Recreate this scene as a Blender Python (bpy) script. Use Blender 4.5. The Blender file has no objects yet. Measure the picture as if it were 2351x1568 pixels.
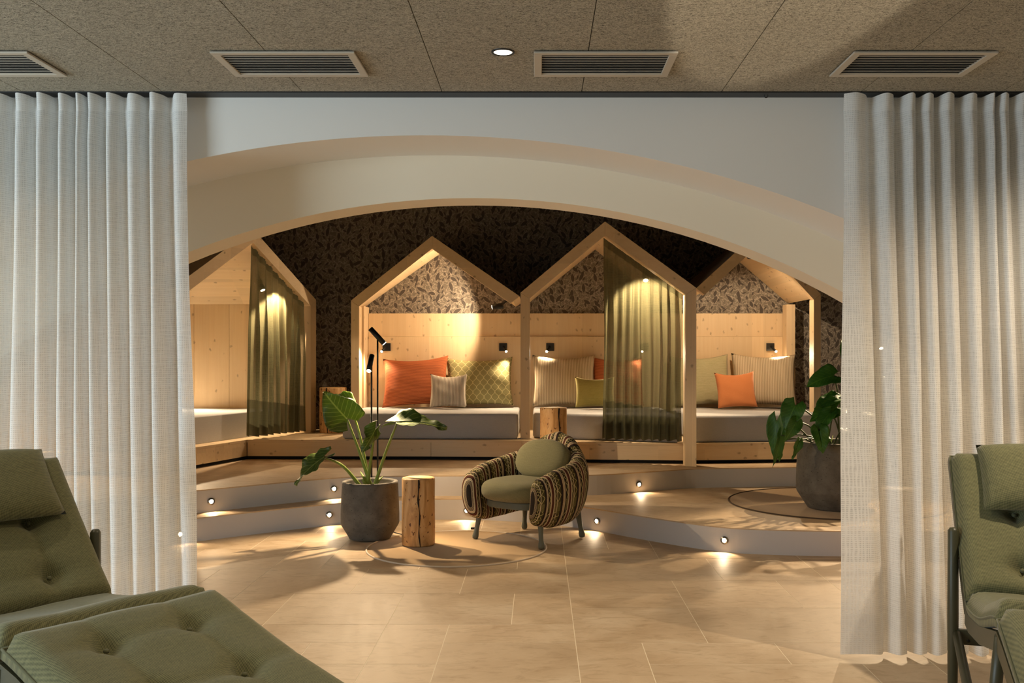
import bpy, bmesh, math, random
from mathutils import Vector, Matrix
R = math.radians
random.seed(7)
S = bpy.context.scene
C = S.collection

# ---------------------------------------------------------------- camera, world, light, exposure
F = 2220.0            # focal length in pixels of the 2351 px wide frame
CX, CY, CAMH = 1238.0, 812.0, 1.31
cam = bpy.data.cameras.new('camera'); camo = bpy.data.objects.new('camera', cam); C.objects.link(camo)
cam.sensor_width = 36.0; cam.lens = 36.0 * F / 2351.0
cam.shift_x = (1175.5 - CX) / 2351.0; cam.shift_y = (CY - 784.0) / 2351.0
cam.clip_start = 0.05
camo.location = (0, 0, CAMH); camo.rotation_euler = (R(90), 0, 0)
S.camera = camo
S.view_settings.view_transform = 'Standard'
S.view_settings.look = 'None'
S.view_settings.gamma = 1.0
S.view_settings.use_curve_mapping = False
S.view_settings.exposure = -0.03
W = bpy.data.worlds.new('world'); S.world = W; W.use_nodes = True
W.node_tree.nodes['Background'].inputs[0].default_value = (0.72, 0.88, 1.0, 1)
W.node_tree.nodes['Background'].inputs[1].default_value = 0.32

WARM = (1.0, 0.75, 0.47)
WARM2 = (1.0, 0.73, 0.45)

def light(name, kind, loc, energy, color, parent=None, target=None, **kw):
    l = bpy.data.lights.new(name, kind); l.energy = energy; l.color = color
    for k, v in kw.items(): setattr(l, k, v)
    o = bpy.data.objects.new(name, l); C.objects.link(o); o.location = loc
    if parent: o.parent = parent
    if target is not None:
        d = Vector(target) - Vector(loc)
        o.rotation_euler = d.to_track_quat('-Z', 'Y').to_euler()
    return o

# assumed daylight from the left, made by an added area light out of view
light('assumed_daylight', 'AREA', (-4.88, 0.8, 1.35), 150, (0.72, 0.89, 1.0), target=(-.6, 4.2, 1.1), shape='RECTANGLE', size=2.4, size_y=1.8)

# ---------------------------------------------------------------- helpers
def px(x, y, Y):
    return Vector(((x - CX) / F * Y, Y, CAMH - (y - CY) / F * Y))
def hexc(h):
    r, g, b = [int(h[i:i + 2], 16) / 255 for i in (0, 2, 4)]
    f = lambda c: c / 12.92 if c <= .04045 else ((c + .055) / 1.055) ** 2.4
    return (f(r), f(g), f(b), 1)

class Nt:
    def __init__(s, name):
        s.m = bpy.data.materials.new(name); s.m.use_nodes = True
        s.t = s.m.node_tree; s.n = s.t.nodes; s.b = s.n['Principled BSDF']; s.out = s.n['Material Output']
    def new(s, typ, **kw):
        n = s.n.new(typ)
        for k, v in kw.items(): setattr(n, k, v)
        return n
    def set(s, sock, v):
        if isinstance(v, bpy.types.NodeSocket): s.t.links.new(v, sock)
        elif v is not None:
            sock.default_value = v
    def math(s, op, a, b=None, c=None, clamp=False):
        n = s.new('ShaderNodeMath', operation=op, use_clamp=clamp)
        s.set(n.inputs[0], a); s.set(n.inputs[1], b)
        if c is not None: s.set(n.inputs[2], c)
        return n.outputs[0]
    def vmath(s, op, a, b=None):
        n = s.new('ShaderNodeVectorMath', operation=op); s.set(n.inputs[0], a); s.set(n.inputs[1], b)
        return n.outputs[0]
    def coord(s, which='Object'):
        return s.new('ShaderNodeTexCoord').outputs[which]
    def mapping(s, v, scale=(1, 1, 1), loc=(0, 0, 0), rot=(0, 0, 0)):
        n = s.new('ShaderNodeMapping'); s.set(n.inputs[0], v)
        n.inputs['Scale'].default_value = scale; n.inputs['Location'].default_value = loc; n.inputs['Rotation'].default_value = rot
        return n.outputs[0]
    def noise(s, v, scale, detail=3, rough=.5, dist=0):
        n = s.new('ShaderNodeTexNoise'); s.set(n.inputs['Vector'], v)
        n.inputs['Scale'].default_value = scale; n.inputs['Detail'].default_value = detail
        n.inputs['Roughness'].default_value = rough; n.inputs['Distortion'].default_value = dist
        return n.outputs[0]
    def vor(s, v, scale, feature='F1', rnd=1):
        n = s.new('ShaderNodeTexVoronoi', feature=feature); s.set(n.inputs['Vector'], v)
        n.inputs['Scale'].default_value = scale; n.inputs['Randomness'].default_value = rnd
        return n
    def sep(s, v):
        n = s.new('ShaderNodeSeparateXYZ'); s.set(n.inputs[0], v); return n.outputs
    def comb(s, x, y, z):
        n = s.new('ShaderNodeCombineXYZ'); s.set(n.inputs[0], x); s.set(n.inputs[1], y); s.set(n.inputs[2], z); return n.outputs[0]
    def ramp(s, f, stops, interp='LINEAR'):
        n = s.new('ShaderNodeValToRGB'); s.set(n.inputs[0], f); r = n.color_ramp; r.interpolation = interp
        while len(r.elements) < len(stops): r.elements.new(.5)
        for e, (p, c) in zip(r.elements, stops):
            e.position = p; e.color = c if len(c) == 4 else (*c, 1)
        return n.outputs[0]
    def mix(s, f, a, b, typ='MIX'):
        n = s.new('ShaderNodeMix', data_type='RGBA', blend_type=typ)
        s.set(n.inputs[0], f); s.set(n.inputs[6], a); s.set(n.inputs[7], b)
        return n.outputs[2]
    def bump(s, h, strength=.3, dist=.01):
        n = s.new('ShaderNodeBump'); n.inputs['Strength'].default_value = strength; n.inputs['Distance'].default_value = dist
        s.set(n.inputs['Height'], h); s.t.links.new(n.outputs[0], s.b.inputs['Normal']); return n.outputs[0]
    def col(s, c): s.set(s.b.inputs['Base Color'], c); return s
    def rough(s, r): s.set(s.b.inputs['Roughness'], r); return s
    def surf(s, sh): s.t.links.new(sh, s.out.inputs[0])

M = {}
def plain(name, c, rough=.6, metal=0):
    n = Nt(name); n.col(hexc(c) if isinstance(c, str) else c).rough(rough)
    n.b.inputs['Metallic'].default_value = metal
    M[name] = n.m; return n.m

def wood(name, axis, c1='e9d3b0', c2='d9bb90', knots=True):
    n = Nt(name); v = n.coord('Object')
    sc = {'x': (.35, 9, 9), 'y': (9, .35, 9), 'z': (9, 9, .35)}[axis]
    g = n.noise(n.mapping(v, sc), 4, 5, .6, .4)
    lam = n.mapping(v, {'x': (.3, 8, 8), 'y': (8, .3, 8), 'z': (8, 8, .3)}[axis])
    lam = n.vor(n.vmath('FLOOR', lam), 1.0).outputs['Color']
    c = n.mix(g, hexc(c1), hexc(c2))
    lv = n.math('MULTIPLY_ADD', n.sep(lam)[0], .14, .92)
    c = n.mix(1.0, c, n.comb(lv, lv, lv), 'MULTIPLY')
    if knots:
        kv = n.vor(n.mapping(n.vmath('ADD', v, n.vmath('MULTIPLY', n.comb(n.noise(v, 30, 2), n.noise(n.mapping(v, loc=(2, 7, 3)), 30, 2), 0.0), (.035, .035, 0))), {'x': (9, 14, 14), 'y': (14, 9, 14), 'z': (14, 14, 9)}[axis]), 1.0)
        sel = n.math('GREATER_THAN', n.sep(kv.outputs['Color'])[1], .35)
        k = n.math('MULTIPLY', n.math('SUBTRACT', 1, n.math('MULTIPLY', kv.outputs['Distance'], 5.0), clamp=True), sel)
        k = n.math('MULTIPLY', n.math('MULTIPLY', k, 1.7, clamp=True), .5)
        c = n.mix(k, c, hexc('5a3418'))
    n.col(c).rough(.55); n.bump(g, .08, .004)
    M[name] = n.m; return n.m

for ax in 'xyz': wood('spruce_' + ax, ax)
n = Nt('log_wood'); v = n.coord('Object')
g = n.noise(n.mapping(v, (1, 1, .25)), 18, 4, .6, 1.0)
sp = n.noise(n.mapping(v, (1, 1, .6)), 45, 2)
c = n.ramp(g, [(.3, hexc('a97a46')), (.5, hexc('cf9f66')), (.75, hexc('e0b884'))])
c = n.mix(n.math('GREATER_THAN', sp, .66), c, hexc('6a3f1c'))
n.col(c).rough(.6); n.bump(g, .4, .01); M['log_wood'] = n.m
n = Nt('log_end'); v = n.coord('Object')
xyz = n.sep(v); rr = n.math('SQRT', n.math('ADD', n.math('POWER', xyz[0], 2), n.math('POWER', xyz[1], 2)))
c = n.mix(n.math('FRACT', n.math('MULTIPLY', rr, 120)), hexc('e0bd88'), hexc('c99a5e'))
n.col(c).rough(.6); M['log_end'] = n.m
plain('log_crack', '1c1008', .9)

plain('plaster', 'e6e2dc', .75)
plain('riser_plaster', 'c6c3c3', .7)
plain('black_metal', '0b0b0d', .45)
plain('black_recess', '050505', .9)
plain('dark_ceiling', '08080a', .95)
plain('steel', '9a948c', .3, .9)
plain('grout', 'f0e2c8', .8)
plain('soil', '1d140d', .95)
plain('olive_lacquer', '3f3e2b', .42)
plain('sage_lacquer', '62665a', .45)
plain('vent_paint', 'b9afa0', .6)
plain('vent_dark', '141414', .9)
plain('white_panel', 'cfc7bb', .8)

# sandstone tile
n = Nt('stone_tile'); v = n.coord('Object'); geo = n.new('ShaderNodeObjectInfo')
off = n.math('MULTIPLY', geo.outputs['Random'], 37.0)
vv = n.vmath('ADD', v, n.comb(off, off, 0))
g1 = n.noise(vv, 2.2, 6, .62, .6); g2 = n.noise(n.mapping(vv, (1, 2.2, 1)), 7, 5, .65, 1.2); g3 = n.noise(vv, 60, 3)
c = n.ramp(g1, [(.3, hexc('b89d7c')), (.55, hexc('cbb394')), (.75, hexc('d8c4a8'))])
c = n.mix(n.math('MULTIPLY', n.math('SUBTRACT', g2, .5, clamp=True), 2.2), c, hexc('9a7d5a'))
bv = n.math('MULTIPLY_ADD', geo.outputs['Random'], .12, .92)
c = n.mix(1, c, n.comb(bv, bv, bv), 'MULTIPLY')
n.col(c); n.rough(n.math('MULTIPLY_ADD', g1, .2, .46)); n.bump(n.math('ADD', g2, n.math('MULTIPLY', g3, .3)), .25, .003)
n.b.inputs['Specular IOR Level'].default_value = .3
M['stone_tile'] = n.m

# wood wool ceiling
n = Nt('wood_wool'); v = n.coord('Object')
a = n.noise(n.mapping(v, (1, 2.4, 1)), 62, 4, .7, 2.0); b = n.noise(n.mapping(v, (1, 1.4, 1), loc=(5, 2, 1)), 105, 3, .6, 3.0); l = n.noise(v, 3, 2)
f = n.math('ADD', n.math('MULTIPLY', a, .6), n.math('MULTIPLY', b, .4))
c = n.ramp(f, [(.40, hexc('2e2922')), (.455, hexc('8b8170')), (.51, hexc('c8bda8')), (.62, hexc('ded4be'))])
c = n.mix(n.math('MULTIPLY', l, .25), c, hexc('8f8470'))
n.col(c).rough(.95); n.bump(f, .9, .012); M['wood_wool'] = n.m

# botanical wallpaper (flat print)
n = Nt('wallpaper'); v = n.coord('Object'); xyz = n.sep(v)
p0 = n.comb(n.math('ADD', xyz[0], xyz[1]), xyz[2], 0.0)
def leaf_layer(sc, L, Wd, off):
    p = n.mapping(p0, (sc, sc, sc), loc=(off, off * 1.7, 0))
    vo = n.vor(p, 1.0, rnd=.8)
    vo.voronoi_dimensions = '2D'
    d = n.vmath('SUBTRACT', p, vo.outputs['Position']); rnd = n.sep(vo.outputs['Color'])
    ang = n.math('MULTIPLY_ADD', rnd[0], 2.4, .4)
    ca = n.math('COSINE', ang); sa = n.math('SINE', ang); dx = n.sep(d)
    lx = n.math('ADD', n.math('MULTIPLY', dx[0], ca), n.math('MULTIPLY', dx[1], sa))
    ly = n.math('SUBTRACT', n.math('MULTIPLY', dx[1], ca), n.math('MULTIPLY', dx[0], sa))
    ln = n.math('MULTIPLY_ADD', rnd[1], L * .5, L * .6)
    q = n.math('SUBTRACT', 1, n.math('POWER', n.math('DIVIDE', lx, ln), 2))
    e = n.math('SUBTRACT', n.math('MULTIPLY', q, Wd), n.math('ABSOLUTE', ly))
    return e
e1 = leaf_layer(8.5, .46, .15, .3); e2 = leaf_layer(14, .44, .14, 4.1); e3 = leaf_layer(20, .46, .12, 9.7)
dark = n.math('MAXIMUM', n.math('GREATER_THAN', e1, 0), n.math('GREATER_THAN', e2, .02))
lp = n.vmath('ADD', p0, n.vmath('MULTIPLY', n.comb(n.noise(p0, 18, 2), n.noise(n.mapping(p0, loc=(3, 5, 0)), 18, 2), 0), (.12, .12, 0)))
ed = n.vor(lp, 21, 'DISTANCE_TO_EDGE'); ed.voronoi_dimensions = '2D'
line = n.math('LESS_THAN', ed.outputs[0], .07)
o1 = n.math('LESS_THAN', n.math('ABSOLUTE', n.math('ADD', e1, .03)), .012)
o3 = n.math('LESS_THAN', n.math('ABSOLUTE', e3), .025)
line = n.math('MAXIMUM', n.math('MAXIMUM', line, o1), o3)
c = n.mix(line, hexc('726a60'), hexc('a0978a'))
c = n.mix(dark, c, hexc('4c4540'))
n.col(c).rough(.8); M['wallpaper'] = n.m

# fabrics
def weave(name, c1, c2, scale=500, rough=.9, bump=.3, slub=.0):
    n = Nt(name); v = n.coord('UV')
    ch = n.new('ShaderNodeTexChecker'); n.set(ch.inputs['Vector'], n.mapping(v, (1, 1, 1), rot=(0, 0, .6))); ch.inputs['Scale'].default_value = scale
    g = n.noise(v, scale * .35, 2, .6); g2 = n.noise(n.mapping(v, (1, 6, 1)), scale * .06, 3)
    f = n.math('ADD', n.math('MULTIPLY', ch.outputs[1], .5), n.math('MULTIPLY', g, .6))
    f = n.math('ADD', f, n.math('MULTIPLY', n.math('SUBTRACT', g2, .5), slub))
    n.col(n.mix(f, hexc(c1), hexc(c2))).rough(rough); n.bump(f, bump, .002)
    n.b.inputs['Sheen Weight'].default_value = .15
    M[name] = n.m; return n.m
weave('lounger_fabric', '3f4128', '7d7a52', 260, slub=.4)
weave('mattress_fabric', '9fa0a2', 'bfbfc1', 420, slub=.5)
weave('chair_olive', '6f6a48', '8c8763', 300, slub=.6, bump=.2)
weave('cushion_pale_green', 'a9a47c', 'c2bb96', 200, slub=1.2)
weave('cushion_olive', '8f8340', 'aa9c55', 200, slub=.8)
weave('cushion_orange', 'd5804a', 'dd8f5a', 300, slub=.3)
weave('rug_fabric', 'a5855c', 'b89a70', 500, slub=.3)
plain('rug_edge', 'e2d3c0', .8)
plain('rug_edge_dark', '4a3826', .8)
def stripes(name, vec_i, period, ca, cb, duty, wob=0.0, dirt=.2):
    n = Nt(name); v = n.coord('UV'); xyz = n.sep(v)
    x = n.math('ADD', xyz[vec_i], n.math('MULTIPLY', n.noise(v, 25, 2), wob))
    f = n.math('FRACT', n.math('DIVIDE', x, period))
    tri = n.math('ABSOLUTE', n.math('SUBTRACT', f, .5))
    m = n.math('SMOOTH_MIN', 1.0, n.math('MULTIPLY', n.math('SUBTRACT', tri, duty), 12, clamp=True), .1)
    c = n.mix(m, hexc(ca), hexc(cb)); c = n.mix(n.math('MULTIPLY', n.noise(v, 160, 2), dirt), c, hexc(cb))
    n.col(c).rough(.9); n.bump(tri, .5, .004); M[name] = n.m
stripes('cushion_rust', 1, .0125, 'c06a3c', '84401f', .28, .006)
stripes('cushion_ticking', 0, .0165, 'd8c8ab', '8a7358', .34, .002)
stripes('cushion_ticking_small', 0, .014, 'cfc3b2', '6d625a', .33, .001)
n = Nt('cushion_leaf'); v = n.coord('UV')
xy = n.sep(v)
u_ = n.math('DIVIDE', xy[0], .075); w_ = n.math('DIVIDE', xy[1], .05)
s1 = n.math('MULTIPLY', n.math('SINE', n.math('MULTIPLY', w_, math.pi)), .25)
la = n.math('ABSOLUTE', n.math('SUBTRACT', n.math('FRACT', n.math('ADD', u_, s1)), .5))
lb = n.math('ABSOLUTE', n.math('SUBTRACT', n.math('FRACT', n.math('ADD', n.math('SUBTRACT', u_, s1), .5)), .5))
ln = n.math('LESS_THAN', n.math('MINIMUM', la, lb), .05)
c = n.mix(ln, n.mix(n.noise(v, 220, 2), hexc('8d8558'), hexc('a59c6a')), hexc('d2c690'))
n.col(c).rough(.9); M['cushion_leaf'] = n.m
# kilim of the armchair : u runs along the shell, v around the pad
n = Nt('kilim'); v = n.coord('UV'); xy = n.sep(v)
p = n.math('FRACT', n.math('DIVIDE', xy[0], .155))
base = n.ramp(p, [(0, hexc('2a1c10')), (.03, hexc('4a421f')), (.22, hexc('2c2010')), (.34, hexc('2a1c10')), (.44, hexc('5a2a1a')), (.56, hexc('1f150c')), (.80, hexc('4d1f16')), (.93, hexc('241a10'))], 'CONSTANT')
def zig(cen, amp, per, wd, ph=0):
    t = n.math('ABSOLUTE', n.math('SUBTRACT', n.math('FRACT', n.math('ADD', n.math('DIVIDE', xy[1], per), ph)), .5))
    t = n.math('MULTIPLY_ADD', t, amp * 4, cen - amp)
    return n.math('LESS_THAN', n.math('ABSOLUTE', n.math('SUBTRACT', p, t)), wd)
def vline(cen, wd): return n.math('LESS_THAN', n.math('ABSOLUTE', n.math('SUBTRACT', p, cen)), wd)
zz = n.math('MAXIMUM', zig(.125, .085, .046, .02), zig(.29, .04, .034, .017, .3))
zz = n.math('MAXIMUM', zz, zig(.68, .06, .040, .019, .1))
ww = vline(.225, .014)
for q in (.365, .40, .56, .60, .80, .845, .89): ww = n.math('MAXIMUM', ww, vline(q, .014))
c = n.mix(zz, base, hexc('b8a86e')); c = n.mix(ww, c, hexc('dccba6'))
n.col(c).rough(.95); n.bump(n.noise(v, 300, 2), .2, .002); M['kilim'] = n.m
# concrete pot
n = Nt('concrete'); v = n.coord('Object')
a = n.noise(v, 9, 5, .65); b = n.noise(n.mapping(v, (1, 1, 2)), 55, 3, .6)
c = n.ramp(a, [(.3, hexc('4b463f')), (.7, hexc('6a645a'))]); c = n.mix(n.math('GREATER_THAN', b, .66), c, hexc('2f2b27'))
n.col(c).rough(.85); n.bump(b, .35, .006); M['concrete'] = n.m
def leafmat(name, c1, c2, cv):
    n = Nt(name); v = n.coord('UV'); xy = n.sep(v)
    a = n.math('ABSOLUTE', xy[0])
    vein = n.math('FRACT', n.math('SUBTRACT', n.math('MULTIPLY', xy[1], 7), n.math('MULTIPLY', a, 3.2)))
    vl = n.math('MAXIMUM', n.math('LESS_THAN', a, .035), n.math('LESS_THAN', vein, .09))
    c = n.mix(n.noise(v, 6, 4), hexc(c1), hexc(c2)); c = n.mix(n.math('MULTIPLY', vl, .7), c, hexc(cv))
    n.col(c).rough(.42); n.b.inputs['Specular IOR Level'].default_value = .4
    tr = n.new('ShaderNodeBsdfTranslucent'); n.set(tr.inputs[0], n.mix(.5, c, hexc('8fae3a')))
    ms = n.new('ShaderNodeMixShader'); ms.inputs[0].default_value = .22
    n.t.links.new(n.b.outputs[0], ms.inputs[1]); n.t.links.new(tr.outputs[0], ms.inputs[2]); n.surf(ms.outputs[0])
    M[name] = n.m
leafmat('leaf_alocasia', '35471a', '4f5e26', '949b58')
leafmat('leaf_philodendron', '27501a', '3c6a22', '5a8430')
plain('stem_green', '6f7f2f', .45); plain('stem_dark', '2f3d18', .5)

# sheer linen : woven threads with real gaps between them
def linen(name, c, warp, weft, tmin, tmax, transl, tone=.0):
    n = Nt(name); v = n.coord('UV'); xy = n.sep(v)
    nx = n.noise(n.mapping(v, (1, 8, 1)), 14, 3); ny = n.noise(n.mapping(v, (8, 1, 1)), 14, 3)
    hx = n.math('SINE', n.math('ADD', n.math('MULTIPLY', xy[0], 6.2832 / warp), n.math('MULTIPLY', ny, 9)))
    hy = n.math('SINE', n.math('ADD', n.math('MULTIPLY', xy[1], 6.2832 / weft), n.math('MULTIPLY', nx, 9)))
    h = n.math('MULTIPLY', n.math('ADD', hx, 1), n.math('ADD', hy, 1))
    h = n.math('MULTIPLY', h, .25)
    tra = n.math('MULTIPLY_ADD', h, tmax - tmin, tmin)
    cc = n.mix(n.math('MULTIPLY', h, .45), hexc(c), tuple(x * .7 for x in hexc(c)[:3]) + (1,))
    d = n.new('ShaderNodeBsdfDiffuse'); n.set(d.inputs[0], cc)
    tl = n.new('ShaderNodeBsdfTranslucent'); n.set(tl.inputs[0], cc)
    m1 = n.new('ShaderNodeMixShader'); m1.inputs[0].default_value = transl
    n.t.links.new(d.outputs[0], m1.inputs[1]); n.t.links.new(tl.outputs[0], m1.inputs[2])
    tp = n.new('ShaderNodeBsdfTransparent')
    m2 = n.new('ShaderNodeMixShader'); n.set(m2.inputs[0], tra)
    n.t.links.new(m1.outputs[0], m2.inputs[1]); n.t.links.new(tp.outputs[0], m2.inputs[2]); n.surf(m2.outputs[0])
    M[name] = n.m
linen('linen_white', 'f1f0ed', .0085, .0085, .02, .28, .26)
linen('linen_hem', 'f1f0ed', .0085, .0085, .0, .16, .26)
linen('linen_band', 'f1f0ed', .0085, .0085, .0, .08, .22)
linen('linen_olive', '6c6a50', .010, .010, .08, .30, .55)
linen('linen_olive_hem', '5c5b45', .010, .010, .02, .10, .45)

def emit(name, c, s):
    n = Nt(name); e = n.new('ShaderNodeEmission'); e.inputs[0].default_value = (*c, 1); e.inputs[1].default_value = s
    n.surf(e.outputs[0]); M[name] = n.m
emit('bulb', (1, .80, .52), 30); emit('bulb_soft', (1, .84, .62), 6)

def link(o, parent=None):
    C.objects.link(o)
    if parent: o.parent = parent
    return o
def mesh(name, verts, faces, mat, parent=None, smooth=False, uvs=None, mats=None, midx=None):
    me = bpy.data.meshes.new(name); me.from_pydata([tuple(v) for v in verts], [], faces); me.update()
    for m in (mats or [mat]): me.materials.append(M[m])
    if midx: me.polygons.foreach_set('material_index', midx)
    if smooth: me.polygons.foreach_set('use_smooth', [True] * len(me.polygons))
    if uvs:
        ul = me.uv_layers.new(name='UVMap')
        for p in me.polygons:
            for li in p.loop_indices: ul.data[li].uv = uvs[me.loops[li].vertex_index]
    bm = bmesh.new(); bm.from_mesh(me); bmesh.ops.recalc_face_normals(bm, faces=bm.faces); bm.to_mesh(me); bm.free()
    return link(bpy.data.objects.new(name, me), parent)
def box(name, x0, x1, y0, y1, z0, z1, mat, parent=None, bev=0):
    v = [(x, y, z) for x in (x0, x1) for y in (y0, y1) for z in (z0, z1)]
    f = [(0, 1, 3, 2), (4, 6, 7, 5), (0, 4, 5, 1), (2, 3, 7, 6), (0, 2, 6, 4), (1, 5, 7, 3)]
    o = mesh(name, v, f, mat, parent)
    if bev: bevel(o, bev)
    return o
def bevel(o, w, seg=2):
    bm = bmesh.new(); bm.from_mesh(o.data)
    bmesh.ops.bevel(bm, geom=bm.edges[:], offset=w, segments=seg, affect='EDGES', profile=.5)
    bm.to_mesh(o.data); bm.free()
def prism(name, poly, z0, z1, mat, parent=None, bev=0, mats=None):
    k = len(poly); v = [(p[0], p[1], z0) for p in poly] + [(p[0], p[1], z1) for p in poly]
    f = [tuple(range(k)), tuple(range(k, 2 * k))] + [(i, (i + 1) % k, k + (i + 1) % k, k + i) for i in range(k)]
    o = mesh(name, v, f, mat, parent)
    if bev: bevel(o, bev)
    return o
def lathe(name, prof, mat, parent=None, seg=40, loc=(0, 0, 0), wob=0, sq=0, smooth=True, cap=True, uv=False):
    v = []; f = []; k = len(prof)
    for i in range(seg):
        a = 2 * math.pi * i / seg
        m = 1 + wob * (math.sin(3 * a + 1) * .5 + math.sin(5 * a) * .3 + math.sin(2 * a + 2) * .4)
        for r, z in prof: v.append((loc[0] + r * m * math.cos(a), loc[1] + r * m * math.sin(a), loc[2] + z))
    for i in range(seg):
        j = (i + 1) % seg
        for t in range(k - 1): f.append((i * k + t, j * k + t, j * k + t + 1, i * k + t + 1))
    if cap:
        f.append(tuple(i * k for i in range(seg))); f.append(tuple(i * k + k - 1 for i in range(seg)))
    o = mesh(name, v, f, mat, parent, smooth)
    return o
def frames(pts):
    pts = [Vector(p) for p in pts]; out = []; up = Vector((0, 0, 1)); pn = None
    for i, p in enumerate(pts):
        t = (pts[min(i + 1, len(pts) - 1)] - pts[max(i - 1, 0)]).normalized()
        if pn is None:
            pn = up.cross(t)
            if pn.length < .05: pn = Vector((1, 0, 0)).cross(t)
        n_ = (pn - t * pn.dot(t)).normalized(); pn = n_
        out.append((p, t, n_, t.cross(n_)))
    return out
def tube(name, pts, rad, mat, parent=None, seg=10, smooth=True):
    if not isinstance(rad, (list, tuple)): rad = [rad] * len(pts)
    v = []; f = []
    for (p, t, a, b), r in zip(frames(pts), rad):
        for i in range(seg):
            g = 2 * math.pi * i / seg; v.append(p + a * (r * math.cos(g)) + b * (r * math.sin(g)))
    k = len(pts)
    for j in range(k - 1):
        for i in range(seg): f.append((j * seg + i, j * seg + (i + 1) % seg, (j + 1) * seg + (i + 1) % seg, (j + 1) * seg + i))
    f.append(tuple(range(seg))); f.append(tuple((k - 1) * seg + i for i in range(seg)))
    o = mesh(name, v, f, mat, parent, smooth)
    return o
def cr(pts, n=8, closed=False):
    P = [Vector(p) for p in pts]; out = []
    k = len(P)
    for i in range(k - 1):
        p0, p1, p2, p3 = P[max(i - 1, 0)], P[i], P[i + 1], P[min(i + 2, k - 1)]
        for j in range(n):
            t = j / n
            out.append(.5 * ((2 * p1) + (p2 - p0) * t + (2 * p0 - 5 * p1 + 4 * p2 - p3) * t * t + (3 * p1 - p0 - 3 * p2 + p3) * t ** 3))
    out.append(P[-1]); return out
def lerp(a, b, t): return a + (b - a) * t
def interp(xs, ys, x):
    if x <= xs[0]: return ys[0]
    for i in range(len(xs) - 1):
        if x <= xs[i + 1]: return lerp(ys[i], ys[i + 1], (x - xs[i]) / (xs[i + 1] - xs[i]))
    return ys[-1]
def tag(o, label=None, cat=None, group=None, kind=None):
    if label: o['label'] = label
    if cat: o['category'] = cat
    if group: o['group'] = group
    if kind: o['kind'] = kind
    return o
def thing(name, label, cat, loc=(0, 0, 0), rz=0, group=None):
    o = bpy.data.objects.new(name, None); o.empty_display_size = .1; C.objects.link(o); o.location = loc; o.rotation_euler = (0, 0, rz)
    return tag(o, label, cat, group)
def copy_tree(o, parent=None):
    c = o.copy(); C.objects.link(c); c.parent = parent
    for ch in list(o.children): copy_tree(ch, c)
    return c

# ---------------------------------------------------------------- setting : floor, ceiling, walls
ZC = 2.435; YF = 4.232; YB = 10.25
CURVE1 = [(-4.7, 5.5), (-3.2, 6.0), (-2.38, 6.75), (-1.53, 7.42), (-1.07, 7.59), (-.54, 7.63), (0, 7.46), (.363, 7.20), (.803, 6.74), (1.138, 6.44), (1.407, 6.32), (1.94, 6.25), (3.0, 6.22), (4.6, 6.22)]
CURVE2 = [(-4.7, 5.85), (-3.3, 6.25), (-2.445, 6.95), (-1.585, 7.66), (-1.09, 7.76), (-.3, 7.79), (.41, 7.82), (.926, 8.05), (1.334, 8.24), (1.85, 8.31), (2.3, 8.36), (3.0, 8.40), (4.6, 8.40)]
c1 = [(p.x, p.y) for p in cr([(a, b, 0) for a, b in CURVE1], 10)]
c2 = [(p.x, p.y) for p in cr([(a, b, 0) for a, b in CURVE2], 10)]
def c_at(c, x):
    return interp([p[0] for p in c], [p[1] for p in c], x)

fl = tag(box('floor', -5, 5, -3, 10.4, -.1, -.0006, 'grout'), 'beige stone tile floor with pale joints', kind='structure')
# ashlar of 30 / 60 / 90 cm slabs on a 30 cm grid (joints measured from the photograph)
GX, GY, G = .165 - 17 * .3, 4.08 - 6 * .3, .3
NX, NY = 34, 19
occ = [[False] * NY for _ in range(NX)]
tile_mesh = {}
def put_tile(i, j, w, h):
    if i < 0 or j < 0 or i + w > NX or j + h > NY: return False
    if any(occ[a][b] for a in range(i, i + w) for b in range(j, j + h)): return False
    for a in range(i, i + w):
        for b in range(j, j + h): occ[a][b] = True
    x0, y0 = GX + i * G, GY + j * G
    if y0 > c_at(c1, x0 + w * G / 2) + .25: return True
    if abs(x0 + w * G / 2) > .62 * (y0 + h * G) + .5: return True
    if (w, h) not in tile_mesh:
        o = box('tile', .002, w * G - .002, .002, h * G - .002, -.02, 0, 'stone_tile', fl); tile_mesh[(w, h)] = o.data
    else:
        o = link(bpy.data.objects.new('tile', tile_mesh[(w, h)]), fl)
    o.location = (x0, y0, 0)
    return True
K = lambda x, y: (round((x - GX) / G), round((y - GY) / G))
for x, y, w, h in [(.165, 4.38, 2, 2), (.165, 4.98, 2, 1), (-.135, 4.68, 1, 2), (-.435, 4.38, 2, 1), (-.735, 4.68, 2, 2), (-.435, 3.78, 2, 2), (.165, 3.78, 1, 2), (.465, 4.08, 2, 1), (.465, 3.48, 3, 2),
                   (.765, 4.38, 3, 2), (-.735, 4.08, 1, 2), (-1.335, 4.38, 2, 1), (-1.335, 4.68, 2, 2), (.165, 5.28, 2, 1), (.765, 4.98, 2, 2), (-.435, 5.28, 2, 2), (-1.035, 5.28, 2, 2), (1.065, 4.08, 2, 1)]:
    put_tile(*K(x, y), w, h)
for j in range(NY):
    for i in range(NX):
        if not occ[i][j]:
            opts = [(2, 2), (3, 2), (2, 1), (2, 1), (1, 2), (1, 1)]; random.shuffle(opts)
            for w, h in opts + [(1, 1)]:
                if put_tile(i, j, w, h): break

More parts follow.
